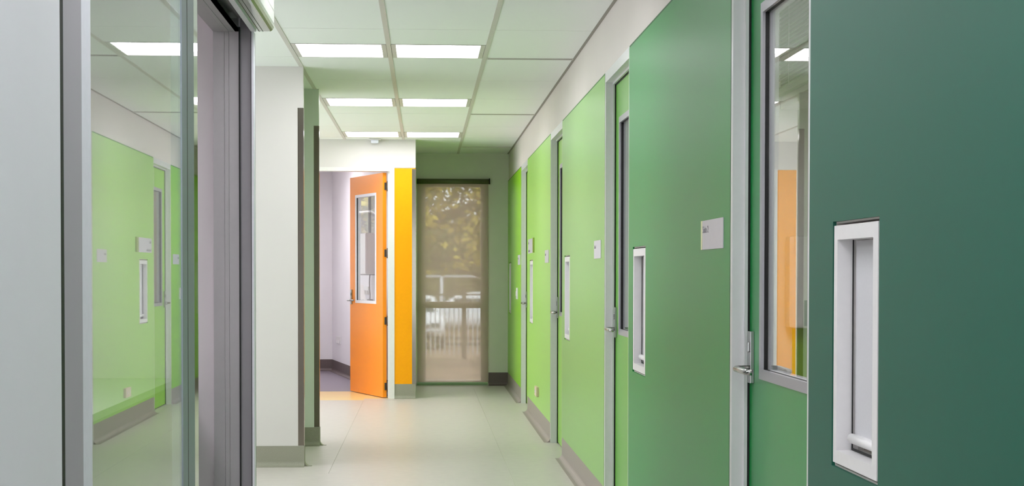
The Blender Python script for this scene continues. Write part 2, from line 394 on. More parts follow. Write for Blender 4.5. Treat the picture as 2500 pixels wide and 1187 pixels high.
# ------------------------------------------------------------------ doors
def lever_plate(t, W, P):
    """backplate with lever and key cylinder; local x = hinge to latch, +y = visible side"""
    m = M['steel']
    bm = bmesh.new(); box(bm, P-.021, P+.021, 0, .012, .955, 1.115, .0015); pl = obj('handle_plate', bm, m, t)
    bm = bmesh.new()
    tube(bm, [(P, .010, 1.0), (P, .038, 1.0), (P-.004, .050, 1.0), (P-.018, .056, 1.0), (P-.16, .054, .999), (P-.178, .048, .999), (P-.182, .038, .999)], .0095, 14)
    obj('lever', bm, m, pl)
    bm = bmesh.new(); box(bm, P-.009, P+.009, .011, .018, 1.050, 1.082, .004); obj('lock_cylinder', bm, m, pl)
    return pl
def leaf(t, W, H, m, vis, th=.04, glass=None, framem=None):
    """door leaf with vision panel; visible face at y=0, thickness towards -y"""
    v0, v1, z0, z1 = vis
    bm = bmesh.new(); holed(bm, 0, W, .008, H, [(v0+.02, v1-.02, z0+.02, z1-.02)], -th, 0, 'Y')
    lf = obj('leaf', bm, m, t)
    bm = bmesh.new()
    f = .030
    for (a, b, c, d) in [(v0, v1, z1-f, z1), (v0, v1, z0, z0+f), (v0, v0+f, z0+f, z1-f), (v1-f, v1, z0+f, z1-f)]:
        box(bm, a, b, -.004, .005, c, d); box(bm, a, b, -th-.005, -th+.004, c, d)
    obj('vision_frame', bm, framem or M['alu'], lf)
    bm = bmesh.new(); g = .012
    for (a, b, c, d) in [(v0+f-g, v1-f+g, z1-f, z1-f+g), (v0+f-g, v1-f+g, z0+f-g, z0+f), (v0+f-g, v0+f, z0+f, z1-f), (v1-f, v1-f+g, z0+f, z1-f)]:
        box(bm, a, b, -.0155, -.0035, c, d)
    obj('gasket', bm, M['black'], lf)
    bm = bmesh.new()
    for (a, b, c, d) in [(v0+f-g, v1-f+g, z1-f, z1-f+g), (v0+f-g, v1-f+g, z0+f-g, z0+f), (v0+f-g, v0+f, z0+f, z1-f), (v1-f, v1-f+g, z0+f, z1-f)]:
        box(bm, a, b, -th+.004, -.0155, c, d)
    obj('glazing_bead', bm, framem or M['alu'], lf)
    bm = bmesh.new(); box(bm, v0+f-.005, v1-f+.005, -.0125, -.0105, z0+f-.005, z1-f+.005); obj('glass', bm, glass or M['glass'], lf)
    return lf
ddesc = ['emerald green door beside the nearest teal panel', 'leaf green door with glazed panel, second on the right',
         'bright green door with glazed panel, third on the right', 'farthest green door on the right, next to the lime panel']
for n, (k, yn, yf) in enumerate(OPEN):
    FW = .035
    x0 = XP+.001
    t = thing('door_%d' % (n+1), ddesc[n], 'door', (XW, yn, 0), math.pi/2, None, 'structure')
    # local: x = +Y world, y = -X world
    L = yf-yn; fx = XW-x0
    bm = bmesh.new()
    dpt = -.115
    for (a, b) in [(0.0, .018), (L-FW, L)]: box(bm, a, b, dpt, fx, 0, 2.3586)
    box(bm, .018, L-FW, dpt, fx, 2.305, 2.3586)
    obj('frame', bm, M['frame'], t)
    # stop behind the reveal
    bm = bmesh.new()
    box(bm, L-FW-.012, L-FW, -.040, -.030, 0, 2.305); box(bm, .018, .030, -.040, -.030, 0, 2.305); box(bm, .030, L-FW-.012, -.040, -.030, 2.293, 2.305)
    obj('door_stop', bm, M['frame'], t)
    bm = bmesh.new()
    box(bm, L-FW-.009, L-FW, -.0475, -.0401, 0.0, 2.304); box(bm, .019, L-FW-.009, -.0475, -.0401, 2.296, 2.304)
    obj('gasket', bm, M['black'], t)
    W = L-FW-.018-.008
    # build the leaf straight under the door; shift by matrix
    lf = leaf(t, W, 2.288, GREENS[k], (.18, W-.165, .975, 2.105))
    lf.location = (.021, -.048, 0)
    pl = lever_plate(t, W, W-.050); pl.location = (.021, -.048, 0)
    # threshold strip of floor inside the frame
# near door: leaf plane depth check

# signs on the right wall
def text_obj(s, size, m, parent, loc, squeeze=1.0):
    cu = bpy.data.curves.new('lettering', 'FONT'); cu.body = s; cu.size = size; cu.extrude = .0003; cu.resolution_u = 3
    tmp = bpy.data.objects.new('lettering_tmp', cu); COL.objects.link(tmp)
    dg = bpy.context.evaluated_depsgraph_get()
    me = bpy.data.meshes.new_from_object(tmp.evaluated_get(dg))
    bpy.data.objects.remove(tmp); bpy.data.curves.remove(cu)
    me.name = 'lettering'; me.materials.clear(); me.materials.append(m)
    o = bpy.data.objects.new('lettering', me); COL.objects.link(o); o.parent = parent
    # text runs towards the viewer (local x of wall sign = -Y), faces -X
    R = Matrix(((0, 0, -1, 0), (-1, 0, 0, 0), (0, 1, 0, 0), (0, 0, 0, 1)))
    o.matrix_local = Matrix.Translation(loc) @ R @ Matrix.Diagonal((squeeze, 1, 1, 1))
    return o
def sign(y0, y1, z0, z1, label, lines, group, edge=None, big=False):
    t = thing('wall_sign', label, 'sign', (XP, (y0+y1)/2, (z0+z1)/2), 0, group)
    hw = (y1-y0)/2; hh = (z1-z0)/2
    bm = bmesh.new(); box(bm, -.003, 0, -hw, hw, -hh, hh, .0005); obj('plate', bm, M['sign'], t)
    if edge == 'far':
        bm = bmesh.new(); box(bm, -.0036, -.0005, hw-.026, hw+.0005, -hh, hh); obj('edge_strip', bm, M['sign_edge'], t)
    if edge == 'near':
        bm = bmesh.new(); box(bm, -.010, -.0005, -hw-.0005, -hw+.11, -hh, hh); obj('edge_strip', bm, M['olive_edge'], t)
    for (s, size, dy, dz, sq) in lines: text_obj(s, size, M['ink'], t, (-.0034, hw-dy, hh-dz), sq)
sign(5.115, 5.522, 1.375, 1.474, 'pale wall sign reading Suite 2 on the emerald green panel', [('Suite 2', .0335, .034, .042, 1.2)], 'pale room signs', 'far')
sign(8.70, 9.045, 1.376, 1.476, 'pale wall sign on the leaf green panel beside the second door frame', [('Suite 3', .028, .028, .044, 1.0)], 'pale room signs')
sign(12.38, 12.76, 1.376, 1.476, 'smaller pale sign at the near edge of the bright yellow-green panel', [('Suite 4', .028, .03, .044, 1.0)], 'pale room signs')
sign(14.02, 14.84, 1.475, 1.605, 'larger grey sign with an olive edge above a slot window', [], 'pale room signs', 'near')
t = [o for o in COL.objects if o.get('label', '').startswith('larger grey sign')][0]
def word(y_hi, n, zb, tall):
    # small worn lettering, too fine to read: one continuous run of letter-high strokes
    top = []; y = y_hi
    for q in range(n):
        h = .024 if q in tall else .016
        top += [(y, zb+h), (y-.016, zb+h), (y-.016, zb+.003), (y-.022, zb+.003)]; y -= .022
    pts = [(y_hi, zb)]+top+[(y, zb)]
    bm = bmesh.new(); prism(bm, pts, -.0035, -.0029, 'X'); obj('lettering', bm, M['ink'], t)
word(.375, 4, .020, (0, 3)); word(.375, 11, -.052, (0, 4, 8))
sign(16.08, 16.48, 1.380, 1.480, 'farthest pale sign, on the lime green panel', [('Suite 5', .028, .03, .044, 1.0)], 'pale room signs')
# light switch, sockets
t = thing('light_switch', 'white light switch plate on the lime green panel', 'light switch', (XP, 16.58, 1.085))
bm = bmesh.new(); box(bm, -.010, 0, -.10, .10, -.058, .058, .003); obj('plate', bm, M['white_plastic'], t)
for q in (-1, 0, 1):
    bm = bmesh.new(); box(bm, -.016, -.009, -.014+q*.05, .014+q*.05, -.024, .024, .002); obj('rocker', bm, M['white_plastic'], t)
t = thing('wall_socket', 'beige power socket low on the bright yellow-green panel', 'power socket', (XP, 13.56, .295))
bm = bmesh.new(); box(bm, -.022, 0, -.115, .115, -.040, .040, .004); obj('plate', bm, M['beige_plastic'], t)
for q in (-1, 1):
    bm = bmesh.new(); box(bm, -.0245, -.021, -.01+q*.055, .01+q*.055, -.014, .014); obj('outlet', bm, M['white_plastic'], t)

# ================================================================== END WALL, WINDOW, BLIND
YE = 18.5
WX0, WX1, WZ0, WZ1 = -.04, .705, .02, 2.33
bm = bmesh.new(); holed(bm, -.29, XW+.115, 0, CZ+.02, [(WX0, WX1, WZ0, WZ1)], YE, YE+.12, 'Y')
struct(obj('wall_end', bm, M['end_wall']), 'end wall tinted green for bounce light, around the tall window with the blind')
bm = bmesh.new(); box(bm, -.29, -.098, 16.725, YE, 0, CZ+.02)
struct(obj('wall_recess', bm, M['end_wall']), 'side wall of the recess between the orange panel and the blind')
t = thing('wall_panel', 'lime green wall panel lining the left side of the end recess', 'wall panel', (-.098, 17.5, 0), 0)
bm = bmesh.new(); box(bm, 0, .006, -.74, .98, .15, 2.36); obj('panel_face', bm, GREENS['E'], t)
t = thing('window_1', 'tall end window with a mid rail, behind the brown blind', 'window', ((WX0+WX1)/2, YE+.06, WZ0), 0, None, 'structure')
hx = (WX1-WX0)/2; H = WZ1-WZ0
bm = bmesh.new()
for (a, b, c, d) in [(-hx, -hx+.05, 0, H), (hx-.062, hx, 0, H), (-hx+.05, hx-.062, 0, .038), (-hx+.05, hx-.062, H-.046, H), (-hx+.05, hx-.062, .872, .946)]:
    box(bm, a, b, -.05, .03, c, d)
obj('frame', bm, M['wframe'], t)
bm = bmesh.new(); box(bm, -hx+.05, hx-.062, -.002, .002, .038, .872); box(bm, -hx+.05, hx-.062, -.002, .002, .946, H-.046); obj('pane', bm, M['glass'], t)
t = thing('roller_blind', 'brown see-through roller blind drawn down over the tall end window', 'blind', (.32, YE-.05, 0), 0)
bm = bmesh.new(); tube(bm, [(-.41, 0, 2.345), (.415, 0, 2.345)], .030, 20); obj('roller_tube', bm, M['cass'], t)
bm = bmesh.new(); tube(bm, [(.415, 0, 2.345), (.430, 0, 2.345)], .031, 20); box(bm, .418, .428, -.02, .05, 2.32, 2.38); obj('bracket', bm, M['black'], t)
bm = bmesh.new(); box(bm, -.405, .410, .006, .0072, .035, 2.345); obj('fabric', bm, M['blind'], t)
bm = bmesh.new(); prism(bm, [(-.006, .006), (.016, .006), (.018, .030), (.010, .042), (-.002, .042), (-.010, .028)], -.408, .405, 'X'); obj('bottom_rail', bm, mat('green_grey_rail', (140, 166, 128), .3), t)
skirting('baseboard_end', M['skirt_dark'], 'X', YE, -1, .735, XW-.004, 'dark grey coved skirting under the end wall')

# ================================================================== ORANGE WALL
YO = 16.605
OX0, OX1 = -1.62, -.31     # door opening incl. frame
bm = bmesh.new(); holed(bm, -3.2, -.098, 0, CZ+.02, [(OX0, OX1, -1, 2.381)], YO, YO+.12, 'Y')
struct(obj('wall_orange_side', bm, M['wall']), 'white wall around the orange doorway')
bm = bmesh.new(); box(bm, -3.2, -.092, YO-.008, YO, 2.378, CZ); 
struct(obj('trim_2', bm, M['column_white']), 'white fascia above the orange doorway')
t = thing('wall_panel', 'narrow orange wall panel to the right of the orange doorway', 'wall panel', (-.2, YO, 0), 0)
bm = bmesh.new(); box(bm, -.11, .107, -.006, 0, .15, 2.372); obj('panel_face', bm, M['orange2'], t)
t = thing('wall_panel', 'orange wall panel to the left of the orange doorway', 'wall panel', (-1.72, YO, 0), 0)
bm = bmesh.new(); box(bm, -.10, .10, -.006, 0, .15, 2.372); obj('panel_face', bm, M['orange2'], t)
skirting('baseboard_orange', M['skirt_left'], 'X', YO-.001, -1, OX1, -.093, 'olive grey skirting under the narrow orange panel')
skirting('baseboard_orange', M['skirt_left'], 'X', YO-.001, -1, -3.2, OX0, 'olive grey skirting left of the orange doorway')
t = thing('door_5', 'open orange door with a tall glazed panel, swung into the bright room', 'door', (-.4315, 16.66, 0), 0, None, 'structure')
bm = bmesh.new(); P0 = (-.4315, 16.66)
for (a, b) in [(OX0, OX0+.048), (OX1-.048, OX1)]: box(bm, a-P0[0], b-P0[0], YO-.012-P0[1], YO+.125-P0[1], 0, 2.381)
box(bm, OX0+.048-P0[0], OX1-.048-P0[0], YO-.012-P0[1], YO+.125-P0[1], 2.342, 2.381)
box(bm, OX1-.070-P0[0], OX1-.048-P0[0], YO+.030-P0[1], YO+.06-P0[1], 0, 2.342)
obj('frame', bm, M['frame_orange'], t)
lf = leaf(t, 1.042, 2.33, M['orange'], (.196, .860, .972, 2.134), glass=M['glass'], framem=M['alu_light'])
ang = math.atan2(.9309, -.3653)
lf.rotation_euler = (0, 0, ang)
pl = lever_plate(t, 1.042, .985); pl.rotation_euler = (0, 0, ang)
d = Vector((-.3653, .9309, 0)); nn = Vector((.9309, .3653, 0))
for hz in (2.19, 1.50, .80, .12):
    bm = bmesh.new()
    c = Vector((0, -.003, 0))+nn*.030
    box(bm, -.012, .010, -.003, .001, hz-.038, hz+.038, mx=Matrix.Translation(c) @ Matrix.Rotation(math.atan2(nn.y, nn.x), 4, 'Z'))
    tube(bm, [(.050, -.006, hz-.052), (.050, -.006, hz+.052)], .0065, 10)
    tube(bm, [(.046, -.004, hz-.05), (.046, -.004, hz+.05)], .006, 8)
    obj('hinge', bm, M['hinge'], t)

# corner guards
def guard(cx, cy, z0, z1, sx, label):
    """angle strip wrapped on a vertical corner: one leg on the face towards the viewer, one round the corner"""
    o = bmesh.new(); wgt = .038
    box(o, cx-wgt, cx+.002, cy-.002, cy, z0, z1); box(o, cx, cx+.002, cy, cy+wgt, z0, z1)
    return tag(obj('corner_guard', o, M['guard']), label, 'corner guard', 'stainless corner guards')
# ================================================================== COLUMNS / LEFT SIDE
struct(bx('wall_column', M['column_white'], -3.2, -.806, 10.785, 10.845, 0, CZ+.02), 'near white wall end standing out on the left of the corridor')
struct(bx('wall_column', M['sage'], -3.2, -.788, 12.086, 12.14, 0, CZ+.02), 'pale sage wall end behind the white one')
struct(bx('wall_column', M['sage'], -3.2, -.95, 10.845, 12.086, 0, CZ+.02), 'short recessed wall between the two left wall ends')
struct(bx('wall_column', M['sage'], -3.2, -.95, 12.14, 12.5, 0, CZ+.02), 'recessed wall behind the pale sage wall end')
guard(-.806, 10.785, .14, 2.392, 1, 'stainless corner guard on the near white wall end')
guard(-.788, 12.086, .14, 2.392, 1, 'stainless corner guard on the pale sage wall end')
guard(-.098+.006, YO-.006, .15, 2.365, 1, 'stainless corner guard beside the narrow orange panel')
skirting('baseboard_left', M['skirt_left'], 'X', 10.785, -1, -3.2, -.803, 'olive grey skirting at the foot of the near white wall end', .138)
skirting('baseboard_left', M['skirt_left'], 'X', 12.086, -1, -.95, -.785, 'olive grey skirting at the foot of the sage wall end', .138)
skirting('baseboard_left', M['skirt_left'], 'Y', -.806, 1, 10.785, 10.845, 'skirting round the side of the near white wall end', .138)
skirting('baseboard_left', M['skirt_left'], 'Y', -.788, 1, 12.086, 12.14, 'skirting round the side of the sage wall end', .138)
# outer shell far left and back
bm = bmesh.new(); holed(bm, -3.5, 16.7, 0, 2.8, [(7.6, 10.5, .25, 2.5), (12.8, 16.3, .25, 2.5)], -3.3, -3.2, 'X')
struct(obj('wall_far_left', bm, M['wall']), 'white outer wall with added window openings, closing the side passages on the left')
bm = bmesh.new(); holed(bm, -3.3, 2.6, 0, 2.8, [(-.7, .9, .1, 2.5)], -3.6, -3.5, 'Y')
struct(obj('wall_back', bm, M['wall']), 'white wall with an added daylight opening behind the viewpoint')
def added_window(name, label, axis, a0, a1, z0, z1, t):  # unseen windows added to let neutral daylight into the corridor
    e = thing(name, label, 'window', ((t, (a0+a1)/2, z0) if axis == 'X' else ((a0+a1)/2, t, z0)), 0 if axis == 'Y' else math.pi/2, None, 'structure')
    hw = (a1-a0)/2; H = z1-z0
    bm = bmesh.new()
    for (a, b, c, d_) in [(-hw, -hw+.05, 0, H), (hw-.05, hw, 0, H), (-hw+.05, hw-.05, 0, .05), (-hw+.05, hw-.05, H-.05, H), (-.025, .025, .05, H-.05)]: box(bm, a, b, -.03, .03, c, d_)
    obj('frame', bm, M['alu'], e)
    bm = bmesh.new(); box(bm, -hw+.05, -.025, -.002, .002, .05, H-.05); box(bm, .025, hw-.05, -.002, .002, .05, H-.05); obj('pane', bm, M['glass'], e)
added_window('window_9', 'added unseen daylight window at the end of the first side passage', 'X', 7.6, 10.5, .25, 2.5, -3.25)
added_window('window_10', 'added unseen daylight window of the recess left of the orange doorway', 'X', 12.8, 16.3, .25, 2.5, -3.25)
added_window('window_11', 'added unseen daylight window behind the viewpoint', 'Y', -.7, .9, .1, 2.5, -3.55)  # added out of view so daylight enters from behind the camera
struct(bx('wall_suite_back', M['wall'], 2.45, 2.55, -3.5, 18.6, 0, 2.8), 'outer wall of the treatment suites on the right')

# left wall with sliding door opening
LX = -.762; LT = -.935
HZ = 2.362
DY0, DY1 = 3.412, 7.20     # opening
bm = bmesh.new()
box(bm, LT, LX, -3.5, DY0+.01, 0, CZ+.02); box(bm, LT, LX, DY0+.01, 7.26, 2.47, CZ+.02)
box(bm, LT, -.838, DY0+.01, 7.26, HZ+.012, 2.47)
box(bm, LT, LX-.006, 7.215, 7.26, 0, 2.47)
struct(obj('wall_left', bm, mat('bright_wall_paint', (240, 238, 244), .6, noise=.01, scale=3, spec=.3)), 'plain off-white wall at the left edge, nearest the viewpoint')
struct(bx('wall_side_room', M['pinkish'], -3.2, LT, 7.215, 7.30, 0, 2.8), 'pinkish white back wall of the side room behind the sliding door')
struct(bx('wall_side_room_near', M['pinkish'], -3.2, LT, 1.6, 1.7, 0, 2.8), 'near wall of the side room')
# frame of the opening
t = thing('door_frame', 'grey aluminium frame lining the sliding door opening on the left', 'door frame', (LX, 7.2, 0))
def rel(bm_args): pass
bm = bmesh.new()
ox, oy = LX, 7.2
def b_(x0, x1, y0, y1, z0, z1): box(bm, x0-ox, x1-ox, y0-oy, y1-oy, z0, z1)
b_(-.935, -.886, 7.200, 7.215, 0, HZ); b_(-.885, -.866, 7.199, 7.215, 0, HZ); b_(-.865, -.822, 7.200, 7.215, 0, HZ)
b_(-.935, -.886, DY0, 7.2, HZ, HZ+.012); b_(-.885, -.866, DY0, 7.2, HZ-.001, HZ+.012); b_(-.865, -.822, DY0, 7.2, HZ, HZ+.012)
obj('lining', bm, mat('grey_lining', (176, 172, 176), .35, metal=.15), t)
bm = bmesh.new(); b_(-.822, -.816, 7.196, 7.215, 0, HZ+.02); b_(-.769, -.766, 7.196, 7.215, 0, HZ+.02)
obj('seal', bm, M['black'], t)
bm = bmesh.new(); b_(-.816, -.769, 7.206, 7.215, 0, HZ+.06); obj('channel', bm, M['alu_dark'], t)
bm = bmesh.new(); b_(-.766, -.756, 7.195, 7.262, 0, HZ); b_(-.766, -.756, 7.255, 7.262, 0, HZ)
obj('edge_trim', bm, M['alu_light'], t)
# overhead slot / track
TR = Matrix.Translation((0, -1.9, HZ)); ox, oy = LX, 5.3
bm = bmesh.new(); b_(-.838, -.822, DY0, 7.2, 0, .10); obj('side_channel', bm, M['track'], t, TR)
bm = bmesh.new(); b_(-.822, -.770, DY0, 7.2, .085, .10); b_(-.822, -.812, DY0, 7.2, .06, .085); obj('track_rail', bm, M['alu_dark'], t, TR)
bm = bmesh.new(); b_(-.775, -.768, DY0, 7.2, .015, .10); obj('brush_seal', bm, M['black'], t, TR)
# face board over the slot on the corridor side
bm = bmesh.new(); b_(-.768, -.745, DY0-.0, 7.2, .0, .11); obj('face_board', bm, M['alu_light'], t, TR)
# operator casing above
t = thing('door_operator_casing', 'long white rounded casing of the sliding door above the opening', 'door operator', (LX, 5.2, HZ))
prof = [(-.745, .012), (-.700, .012), (-.690, .013), (-.680, .020), (-.674, .032), (-.672, .048), (-.672, .10), (-.671, .101), (-.671, .106), (-.672, .107), (-.672, .16), (-.671, .161), (-.671, .166), (-.672, .167), (-.672, .285), (-.745, .285)]
bm = bmesh.new(); prism(bm, [(x-LX, z) for x, z in prof], 2.6-5.2, 7.27-5.2, 'Y'); obj('casing', bm, M['casing'], t)
bm = bmesh.new(); prism(bm, [(x-LX, z) for x, z in [(-.694, .0115), (-.688, .0118), (-.679, .019), (-.673, .031), (-.671, .045), (-.6735, .045), (-.676, .033), (-.682, .022), (-.690, .0145)]], 2.6-5.2, 7.268-5.2, 'Y'); obj('corner_bead', bm, mat('green_grey_bead', (150, 160, 140), .15, metal=.5), t)
bm = bmesh.new()
for xx in (-.738, -.722): box(bm, xx-LX-.001, xx-LX+.001, 2.6-5.2, 7.27-5.2, .0105, .013)
obj('grooves', bm, M['gap'], t)

# sliding leaf
t = thing('sliding_door', 'aluminium-framed sliding glass door leaf mirroring the green corridor', 'sliding door', (-.79, 4.5, 0))
ox, oy = -.79, 4.5
bm = bmesh.new(); b_(-.798, -.763, 3.452, 3.638, .012, 2.40); obj('stile', bm, mat('satin_grey_stile', (178, 173, 180), .65, spec=.2, noise=.02, aniso=(400, 400, 2)), t)
bm = bmesh.new(); b_(-.795, -.7645, 3.638, 3.744, .012, 2.40); obj('inner_stile', bm, M['alu_light'], t)
bm = bmesh.new(); b_(-.798, -.763, 5.125, 5.388, .012, 2.40); obj('leading_stile', bm, M['alu_blue'], t)
bm = bmesh.new(); b_(-.7632, -.7622, 5.232, 5.240, .012, 2.40); obj('stile_groove', bm, M['gap'], t)
bm = bmesh.new(); b_(-.797, -.764, 5.388, 5.480, .012, 2.40); obj('polished_edge', bm, M['mirror_edge'], t)
bm = bmesh.new(); b_(-.793, -.766, 3.744, 5.125, .012, .055); b_(-.793, -.766, 3.744, 5.125, 2.37, 2.40); obj('rail', bm, M['alu'], t)
bm = bmesh.new(); b_(-.7685, -.7655, 3.744, 5.125, .055, 2.39); obj('glass', bm, M['glass_green'], t)
t = thing('brush_strip', 'black brush seal where the left wall meets the sliding door', 'door seal', (-.77, 3.435, 0))
ox, oy = -.77, 3.435
bm = bmesh.new(); b_(-.800, -.7615, 3.422, 3.450, .005, 2.36); obj('brush', bm, M['black'], t)

# side room behind the glass
t = thing('storage_bench', 'low grey bench seen faintly behind the sliding glass', 'bench', (-1.4, 5.4, 0))
ox, oy = -1.4, 5.4
bm = bmesh.new(); b_(-1.75, -1.115, 3.6, 7.20, .10, .80); obj('carcass', bm, M['bench_front'], t)
bm = bmesh.new(); b_(-1.77, -1.095, 3.6, 7.205, .80, .825); obj('worktop', bm, M['bench_top'], t)
bm = bmesh.new(); b_(-1.72, -1.16, 3.65, 7.2, 0, .10); obj('plinth', bm, M['black'], t)

def room_light(name, x, y, z, w_, d_, label, m):
    t = thing('ceiling_light', label, 'ceiling light', (x, y, z))
    bm = bmesh.new(); box(bm, -w_/2, w_/2, -d_/2, d_/2, -.012, 0); obj('frame', bm, M['grid'], t)
    bm = bmesh.new(); box(bm, -w_/2+.03, w_/2-.03, -d_/2+.03, d_/2-.03, -.016, -.0125); obj('diffuser', bm, m, t)
room_light('l', -2.0, 4.6, CZ-.003, .6, 1.2, 'ceiling light of the side room behind the sliding door', M['diff_side'])
room_light('l', -2.1, 14.6, CZ-.003, .6, 1.2, 'ceiling light of the recess left of the orange doorway', M['diff_room'])
room_light('l', -1.9, 19.2, 2.70, 1.2, .6, 'ceiling light of the room behind the orange door', M['diff_orange'])
room_light('l', 1.36, 5.0, 2.70, .5, 1.2, 'ceiling light inside the suite behind the emerald door', M['diff_side'])

# motion sensor
t = thing('motion_sensor', 'small white sensor box under the ceiling above the orange doorway', 'sensor', (-.508, 16.53, CZ-.003))
bm = bmesh.new(); box(bm, -.060, .060, -.055, .055, -.008, 0, .002); obj('base', bm, M['white_plastic'], t)
bm = bmesh.new(); box(bm, -.038, .038, -.038, .038, -.042, -.008, .008); obj('housing', bm, mat('sensor_white', (224, 226, 240), .4), t)
# ================================================================== SUITE BEHIND EMERALD DOOR
struct(bx('wall_suite', M['wall'], XW+.115, 2.45, 7.45, 7.51, 0, 2.7), 'white partition inside the suite behind the emerald door')
struct(bx('wall_suite_near', M['wall'], XW+.115, 2.45, 2.2, 2.3, 0, 2.7), 'near partition of the suite behind the emerald door')
struct(bx('wall_suite_bulkhead', M['wall'], 1.66, 2.45, 2.3, 7.45, 2.06, 2.7), 'bulkhead carrying the slatted blind inside the suite')
t = thing('wall_panel', 'green splashback on the partition seen through the emerald door glass', 'wall panel', (1.78, 7.45, .6))
bm = bmesh.new(); box(bm, -.06, .55, -.006, 0, -.5, .46); obj('panel_face', bm, M['splash_green'], t)
t = thing('towel_dispenser', 'tall rounded white dispenser seen through the emerald door glass', 'dispenser', (1.755, 7.45, 1.04))
bm = bmesh.new(); box(bm, -.075, .075, -.10, 0, 0, .43, .028); obj('body', bm, M['white_plastic'], t)
bm = bmesh.new(); box(bm, -.002, .071, -.103, -.099, .010, .13, .0015); obj('window', bm, M['grey_screen'], t)
t = thing('venetian_blind', 'raised slatted blind seen through the top of the emerald door glass', 'blind', (1.64, 6.6, 2.12))
bm = bmesh.new()
for q in range(26):
    z = .03+q*.0185
    a = math.radians(55)
    dx = .009*math.cos(a); dz = .009*math.sin(a)
    v = [bm.verts.new(p) for p in [(-dx, -1.0, z-dz), (dx, -1.0, z+dz), (dx, .84, z+dz), (-dx, .84, z-dz), (-dx-.0005, -1.0, z-dz+.0008), (dx-.0005, -1.0, z+dz+.0008), (dx-.0005, .84, z+dz+.0008), (-dx-.0005, .84, z-dz+.0008)]]
    for f in ((0, 1, 2, 3), (7, 6, 5, 4), (0, 4, 5, 1), (2, 6, 7, 3), (1, 5, 6, 2), (0, 3, 7, 4)): bm.faces.new([v[i] for i in f])
obj('slats', bm, M['slat'], t)
for yy in (-.5, .1, .55):
    bm = bmesh.new(); tube(bm, [(-.012, yy, .0), (-.012, yy, .52)], .0016, 6); obj('ladder_cord', bm, M['white_plastic'], t)
bm = bmesh.new(); box(bm, -.014, .014, -1.0, .84, -.004, .018, .003); obj('bottom_rail', bm, M['slat'], t)
# partitions closing the other suites just behind their doors
for (ya, yb, s) in [(8.75, 8.85, 'second'), (12.4, 12.5, 'third'), (16.2, 16.3, 'fourth')]:
    struct(bx('wall_suite', M['wall'], XW+.115, 2.45, ya, yb, 0, 2.7), 'partition inside the suite behind the %s green door' % s)
for (yy, s) in [(7.8, 'second'), (11.2, 'third'), (15.2, 'fourth')]:
    room_light('l', 1.7, yy, 2.70, .3, .6, 'ceiling light inside the suite behind the %s green door' % s, M['diff_room'])

# ================================================================== ROOM BEHIND THE ORANGE DOOR
A0 = Vector((-.30, 16.725, 0)); A1 = Vector((-1.225, 21.41, 0)); AD = (A1-A0); AL = AD.length; AD.normalize()
angA = math.atan2(AD.y, AD.x)
mxA = Matrix.Translation(A0) @ Matrix.Rotation(angA, 4, 'Z')
# local x along wall, local +y faces the room (left)
bm = bmesh.new(); holed(bm, -.02, AL+.02, 0, 2.72, [(1.20, 2.62, 1.27, 2.35)], -.05, 0, 'Y')
o = obj('wall_surgery_right', bm, M['wall_room']); o.matrix_world = mxA; struct(o, 'bright white angled wall behind the open orange door')
t = thing('window_7', 'window in the angled white wall, seen through the orange door glass', 'window', A0, angA, None, 'structure')
bm = bmesh.new()
for (a, b, c, d_) in [(1.20, 1.24, 1.27, 2.35), (2.60, 2.62, 1.27, 2.35), (1.24, 2.60, 1.27, 1.30), (1.24, 2.60, 2.33, 2.35), (1.80, 1.86, 1.30, 2.33)]: box(bm, a, b, -.035, -.012, c, d_)
obj('frame', bm, M['gap'], t)
bm = bmesh.new(); box(bm, 1.24, 1.80, -.026, -.024, 1.30, 2.33); box(bm, 1.86, 2.60, -.026, -.024, 1.30, 2.33); obj('pane', bm, M['glass'], t)
bm = bmesh.new(); holed(bm, -3.6, -1.21, 0, 2.72, [(-3.3, -2.3, .9, 2.45)], 21.405, 21.52, 'Y')
struct(obj('wall_surgery_back', bm, M['wall_room']), 'white back wall of the room behind the orange door')
t = thing('window_8', 'window in the back wall of the room behind the orange door', 'window', (-2.8, 21.46, .9), 0, None, 'structure')
bm = bmesh.new()
for (a, b, c, d_) in [(-.5, -.45, 0, 1.55), (.45, .5, 0, 1.55), (-.45, .45, 0, .05), (-.45, .45, 1.5, 1.55)]: box(bm, a, b, -.04, .04, c, d_)
obj('frame', bm, M['wframe'], t)
bm = bmesh.new(); box(bm, -.45, .45, -.002, .002, .05, 1.5); obj('pane', bm, M['glass'], t)
struct(bx('wall_surgery_left', M['wall_room'], -3.7, -3.6, 16.6, 21.52, 0, 2.75), 'white left wall of the room behind the orange door')
struct(bx('wall_surgery_front', M['wall_room'], -3.7, -3.2, 16.605, 16.725, 0, 2.75), 'short front return wall of the room behind the orange door')
# skirtings there
bm = bmesh.new(); prism(bm, [(21.405-d_, z) for d_, z in cove()], -3.6, -1.225, 'X')
struct(obj('baseboard_surgery', bm, M['skirt_dark']), 'dark brown-grey skirting along the back wall of the bright room', 'skirting')
bm = bmesh.new(); prism(bm, [(d_, z) for d_, z in cove()], .12, AL, 'X')
o = obj('baseboard_surgery', bm, M['skirt_dark']); o.matrix_world = mxA; struct(o, 'dark brown-grey skirting along the angled white wall', 'skirting')
